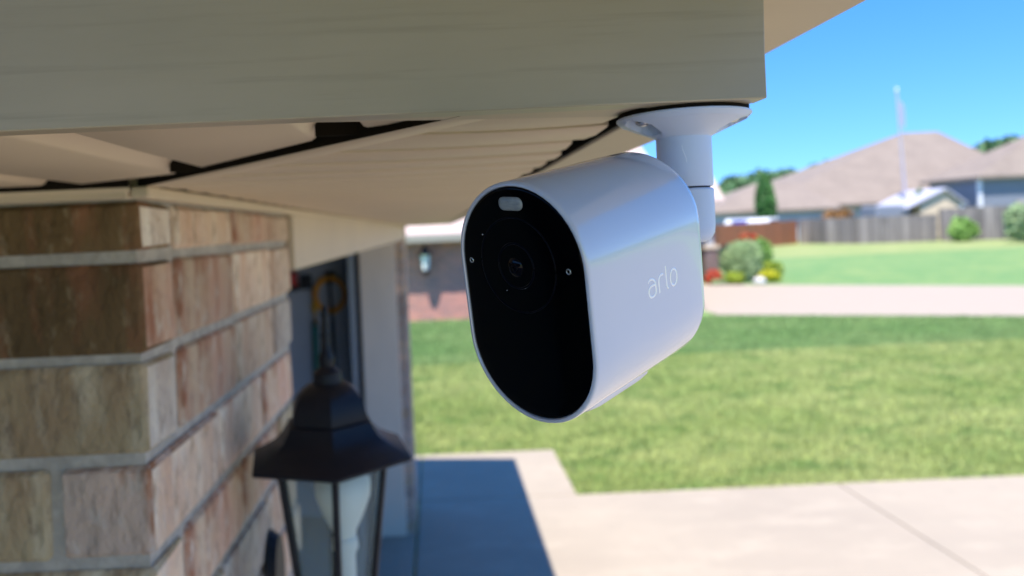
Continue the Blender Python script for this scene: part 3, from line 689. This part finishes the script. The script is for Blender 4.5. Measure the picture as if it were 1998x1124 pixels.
def bush(name, label, cat, loc_, r3, n, size, mat, group=None, seed=1, lumps=9, flowers=None):
    o = thing(name, label, cat, loc_, 0, group)
    V, F = foliage(n, r3, size, .5, lumps, seed); V[:, 2] += r3[2]*.92
    put('foliage', leafmesh('foliage', V, F, mat), o)
    mb = MB()
    for k in range(4): a = k*1.6+seed; mb.tube([(0, 0, -.02), (r3[0]*.3*math.cos(a), r3[1]*.3*math.sin(a), r3[2]*1.1)], [.03*r3[0], .012*r3[0]], 6)
    mb.build('stem', bark_m, o)
    if flowers:
        fm, fn, fc, fr = flowers
        V, F = foliage(fn, fr, size*1.3, .3, 4, seed+5); V += np.array(fc); put('flower', leafmesh('flower', V, F, fm), o)
    return o
def tree(name, label, loc_, zc_, r3, n, size, mat, th, group=None, seed=1, top=None, cat='tree'):
    o = thing(name, label, cat, loc_, 0, group)
    V, F = foliage(n, r3, size, .45, 11, seed, top); V[:, 2] += zc_; put('crown', leafmesh('crown', V, F, mat), o)
    mb = MB().tube([(0, 0, -.1), (.05*th, .0, zc_*.5), (0, .05, zc_)], [th, th*.8, th*.45], 8)
    for k in range(5): a = k*1.3+seed; mb.tube([(0, 0, zc_*(.55+.07*k)), (r3[0]*.6*math.cos(a), r3[1]*.6*math.sin(a), zc_+r3[2]*.35)], [th*.4, th*.12], 6)
    mb.build('trunk', bark_m, o); return o
GZ = -.05
bush('round_shrub', 'clipped round green shrub beside the neighbour porch column', 'shrub', (11.05, 27.2, GZ), (.86, .86, .86), 5200, .045, leaf_mid, seed=3)
bush('flowering_shrub', 'taller loose shrub with red flowers behind the round shrub', 'shrub', (12.15, 28.3, GZ), (.72, .6, .95), 3600, .05, leaf_bright, seed=4, flowers=(leaf_red, 420, (-.45, -.35, 1.55), (.36, .2, .2)))
bush('yellow_flowers', 'clump of bright yellow flowers at the right end of the flower bed', 'flowers', (11.75, 26.3, GZ), (.44, .32, .24), 1500, .035, leaf_yel, seed=5)
bush('leafy_plant', 'leafy green plant above the yellow flowers', 'plant', (12.15, 26.9, GZ), (.36, .3, .42), 1200, .04, leaf_lime, seed=6)
bush('lime_shrub', 'low lime green plant at the drive edge in front of the round shrub', 'shrub', (10.32, 25.9, GZ), (.40, .26, .26), 1300, .04, leaf_lime, seed=7)
bush('red_flowers', 'low orange red flowers at the foot of the porch column', 'flowers', (9.72, 26.2, GZ), (.34, .28, .30), 1200, .035, leaf_red, seed=8)
bush('ground_plant', 'low green plant in front of the orange red flowers', 'plant', (9.78, 25.85, GZ), (.32, .18, .12), 800, .035, leaf_mid, seed=9)
st = MB().lathe([(.05, -.02), (.2, 0), (.24, .09), (.17, .2), (.05, .25)], 9); tag(st.build('garden_stone', stone_m, smooth=True, angle=60, loc=(11.2, 25.9, GZ)), 'pale grey stone between the lime plant and the yellow flowers', 'stone')
bush('fence_bush', 'bright green bush growing against the grey fence', 'bush', (36.4, 51.3, GZ), (1.0, .7, .95), 2600, .11, leaf_bright, seed=11)
bush('lawn_bush', 'green bush at the right edge in front of the end of the grey fence', 'bush', (36.9, 46.5, GZ), (1.25, 1.0, 1.35), 3200, .11, leaf_mid, seed=12)
tree('slender_tree', 'slender dark green tree rising behind the rust red fence', (28.3, 63.5, GZ), 3.7, (1.25, 1.2, 2.5), 4200, .16, leaf_dark, .12, seed=13, top=.5)
bush('rusty_shrub', 'rust brown shrub showing above the grey fence by the pale blue wall', 'shrub', (33.6, 62.0, GZ), (1.4, .9, 1.55), 2200, .13, leaf_rust, seed=14)
tl = [(44.5, 110, 5.2, 3.2, 'leftmost'), (49.0, 112, 5.8, 3.6, 'second from the left, low and rounded'), (53.6, 115, 6.0, 3.8, 'third from the left'), (58.5, 112, 6.7, 4.2, 'fourth and tallest')]
for i, (x, y, zc_, r_, ph) in enumerate(tl):
    tree('distant_tree', 'distant green tree above the low roof, '+ph, (x, y, GZ), zc_, (r_*1.15, r_, r_), 3200, .42, leaf_far, .3, 'row of trees beyond the roofs', 20+i)
tree('roundtop_tree', 'round green treetop between the two large roofs on the right', (76.5, 100, GZ), 8.9, (3.6, 3, 2.9), 2600, .4, leaf_far, .35, seed=31)
tree('hidden_tree', 'treetop peeping over the slate blue house roof at the right edge', (83.5, 102, GZ), 9.0, (3.2, 3, 3.4), 2600, .4, leaf_far, .35, seed=32)
bush('climbing_plant', 'small green shrub by the foot of the flagpole', 'shrub', (39.2, 60.2, GZ), (.55, .5, 2.2), 1200, .12, leaf_far, seed=33)

# ------------------------------------------------------------------ fences
def fence(name, label, pts, h, mat, rail):
    o = thing(name, label, 'fence', (pts[0][0], pts[0][1], -.1))
    ox, oy = pts[0]; mb = MB(); pm = MB(); rm_ = MB()
    for (a, b_) in zip(pts[:-1], pts[1:]):
        va = Vector((a[0]-ox, a[1]-oy, 0)); vb = Vector((b_[0]-ox, b_[1]-oy, 0)); t = (vb-va); Ln = t.length; t.normalize(); n_ = Vector((-t.y, t.x, 0))
        s = 0; i = 0
        while s < Ln-.1:
            hh = h+random.uniform(-.03, .03); o_ = random.uniform(-.006, .006); p = va+t*(s+.004); q = va+t*(s+.136)
            A, B_ = p+n_*(o_-.011), q+n_*(o_-.011); C_, D_ = q+n_*(o_+.011), p+n_*(o_+.011)
            zz = (0, 0, hh); mb.add([A, B_, C_, D_, A+Vector(zz), B_+Vector(zz), C_+Vector(zz), D_+Vector(zz)], [(3,2,1,0),(4,5,6,7),(0,1,5,4),(1,2,6,5),(2,3,7,6),(3,0,4,7)])
            if i % 17 == 0:
                c = p+n_*.07; pm = MB().box((c.x-.045, c.y-.045, -.05), (c.x+.045, c.y+.045, h-.05)); pm.build('post', rail, o)
            s += .14; i += 1
        for z in (.35, h*.5, h-.3):
            A, B_ = va+n_*.025, vb+n_*.025; C_, D_ = vb+n_*.06, va+n_*.06; u_ = Vector((0, 0, z)); w2 = Vector((0, 0, z+.09))
            MB().add([A+u_, B_+u_, C_+u_, D_+u_, A+w2, B_+w2, C_+w2, D_+w2], [(3,2,1,0),(4,5,6,7),(0,1,5,4),(1,2,6,5),(2,3,7,6),(3,0,4,7)]).build('rail', rail, o)
    tag(mb.build('fence_boards', mat, o), kind='stuff'); return o
rust_m = M('rust_stained_wood', (.30, .105, .05), .8, noise=[(.5, .4, .65, (.25, .10, .05), (1, 1, .1))], island=(.8, 1.15))
greyw_m = M('weathered_grey_wood', (.20, .175, .165), .9, noise=[(.35, .42, .62, (.14, .125, .12), (1, 1, .15)), (.9, .5, .7, (.26, .23, .21), (1, 1, .2))], island=(.7, 1.25))
greyl_m = M('lighter_grey_wood', (.34, .30, .285), .9, noise=[(.35, .42, .62, (.28, .245, .235), (1, 1, .15))], island=(.8, 1.2))
fence('wooden_fence', 'rust red board fence to the right of the flower bed', [(16.5, 49.5), (20.5, 53.5), (29.2, 60.0)], 1.95, rust_m, bark_m)
fence('wooden_fence', 'long weathered grey board fence behind the far lawn', [(29.3, 60.0), (31.2, 55.0), (36.0, 53.2)], 2.02, greyw_m, bark_m)
fence('wooden_fence', 'taller weathered grey fence section in front of the slate blue house', [(36.05, 53.1), (40.3, 51.6)], 2.40, greyw_m, bark_m)
fence('wooden_fence', 'lighter grey fence section at the right edge of the view', [(40.35, 51.5), (50, 50.2)], 2.75, greyl_m, bark_m)

# ------------------------------------------------------------------ far houses
def hip(x0, x1, y0, y1, ze, zr, inset, oh, mat, parent, xr=None):
    x0 -= oh; x1 += oh; y0 -= oh; y1 += oh; ym = (y0+y1)/2
    ra, rb = xr if xr else (x0+inset, x1-inset)
    vs = [(x0, y0, ze), (x1, y0, ze), (x1, y1, ze), (x0, y1, ze), (ra, ym, zr), (rb, ym, zr), (x0, y0, ze-.22), (x1, y0, ze-.22), (x1, y1, ze-.22), (x0, y1, ze-.22)]
    fs = [(0, 1, 5, 4), (1, 2, 5), (2, 3, 4, 5), (3, 0, 4), (6, 7, 1, 0), (7, 8, 2, 1), (8, 9, 3, 2), (9, 6, 0, 3), (9, 8, 7, 6)]
    return MB().add(vs, fs).build('roof', mat, parent)
def window(parent, x0, x1, y, z0, z1):
    f = MB().box((x0, y-.05, z0), (x1, y+.02, z1)).build('window', whitewood_m, parent)
    put('pane', MB().box((x0+.08, y-.055, z0+.08), (x1-.08, y-.045, z1-.08)).mesh('pane', M('window_glass', (.05, .07, .1), .1)), f)
h1 = thing('distant_house', 'distant house with the large pinkish brown hipped roof behind the flagpole', 'house')
MB().box((30.6, 70.6, -.1), (59, 89, 3.0)).build('wall', paleblue_m, h1); hip(30.6, 59.4, 70.6, 89, 3.1, 10.6, 9, .6, shingle_m, h1, (50.5, 54.3))
MB().box((30.0, 69.9, 2.86), (60, 69.97, 3.12)).build('gutter', M('brown_gutter', (.16, .13, .11), .6), h1)
for x in (36.5, 44.0): window(h1, x, x+1.6, 70.6, 1.2, 2.5)
h2_ = thing('distant_house', 'low distant house with pale blue wall and pinkish roof behind the slender tree', 'house')
MB().box((24.5, 66.6, -.1), (35.5, 77, 2.75)).build('wall', paleblue_m, h2_); hip(24.9, 35.5, 66.6, 77, 2.85, 5.5, 5, .6, shingle_m, h2_, (31.0, 35.0))
window(h2_, 28.6, 29.8, 66.6, 1.3, 2.4)
MB().box((26.5, 72, 3.4), (27.2, 72.7, 4.9)).build('chimney', whitewood_m, h2_)
h3 = thing('distant_house', 'distant slate blue sided house at the right edge under a pinkish hipped roof', 'house')
MB().box((44.0, 60, -.1), (64, 66, 4.6)).build('wall', blueside_m, h3); hip(44, 64, 60, 66, 4.75, 8.6, 9, .55, shingle_m, h3, (51.5, 62))
MB().box((43.9, 59.9, 0), (44.15, 60.15, 4.5)).build('corner_board', whitewood_m, h3)
window(h3, 51, 52.6, 60, 1.8, 3.4)
sd_ = thing('garden_shed', 'small tan faced shed with white trim behind the grey fence', 'shed', (38.2, 58.2, -.1))
MB().box((-.2, 0, 0), (3.0, 4.6, 2.75)).build('wall', tanface_m, sd_)
MB().prism([(-.2, 2.753), (3.0, 2.753), (1.7, 3.85)], 'y', .003, 4.6).build('gable_wall', tanface_m, sd_)
MB().prism([(-1.5, 2.55), (1.7, 4.02), (3.35, 2.75), (3.35, 2.62), (1.7, 3.88), (-1.5, 2.42)][::-1], 'y', -.3, 4.9).build('roof', M('pale_metal_roof', (.40, .40, .47), .6), sd_)
MB().box((2.9, -.1, 0), (3.15, -.005, 2.7)).build('corner_board', whitewood_m, sd_)
tb = thing('covered_trailer', 'low blue grey covered trailer showing over the grey fence beside the shed', 'trailer', (34.9, 58.5, -.1))
MB().box((-.2, 0, .5), (2.5, 2.2, 2.85)).build('body', blueside_m, tb, bevel=.15); MB().box((-.3, -.05, .4), (2.6, 2.3, .49)).build('chassis', dkpl_m, tb)
for x in (.5, 1.5):
    wv = []; 
    MB().tube([(x, -.2, .3), (x, -.02, .3)], .3, 16).build('wheel', dkpl_m, tb)
bb = thing('garden_bin', 'small bright blue bin seen over the left end of the rust red fence', 'bin', (24.6, 60.2, -.1))
MB().prism([(-.42, 0), (.42, 0), (.5, 2.1), (-.5, 2.1)], 'y', -.35, .35).build('bin_body', M('blue_plastic', (.05, .13, .6), .5), bb, bevel=.05); MB().box((-.53, -.4, 2.103), (.53, .4, 2.17)).build('lid', M('blue_lid', (.06, .15, .62), .5), bb, bevel=.02)
wt = thing('white_van', 'top of a white van seen over the rust red fence beside the blue bin', 'van', (26.3, 61.2, -.1), R(40))
MB().prism([(-1.0, .45), (1.0, .45), (1.0, 1.6), (.75, 2.25), (-.75, 2.25), (-1.0, 1.6)], 'y', -1.6, 2.2).build('body', whitewood_m, wt, bevel=.08)
for x in (-.9, .9):
    for y_ in (-1.0, 1.5): MB().tube([(x-.1, y_, .34), (x+.1, y_, .34)], .34, 16).build('wheel', dkpl_m, wt)
MB().box((-.7, -1.63, 1.5), (.7, -1.6, 2.05)).build('windscreen', M('van_glass', (.03, .04, .06), .1), wt)
fpole = thing('flagpole', 'tall pale flagpole with a limp flag rising in front of the large roof', 'flagpole', (38.2, 60.5, -.1))
MB().tube([(.25, 0, 0), (-.2, 0, 12.1)], [.13, .07], 10).build('pole', M('pale_pole', (.42, .38, .44), .5), fpole, smooth=True)
MB().lathe([(.01, .2), (.1, .12), (.12, 0), (.1, -.1), (.02, -.12)], 12, (-.2, 0, 12.2)).build('ball', whitewood_m, fpole, smooth=True)
vs = []; fs = []
for i in range(9):
    for j in range(7): u_ = i/8; v_ = j/6; vs.append((-.1+u_*.5*(1-.25*v_), .12*math.sin(u_*9+v_*2), 11.4-v_*1.9-u_*.45))
for i in range(8):
    for j in range(6): a = i*7+j; fs.append((a, a+1, a+8, a+7))
MB().add(vs, fs).build('flag', M('pale_flag', (.30, .36, .52), .7), fpole, smooth=True)
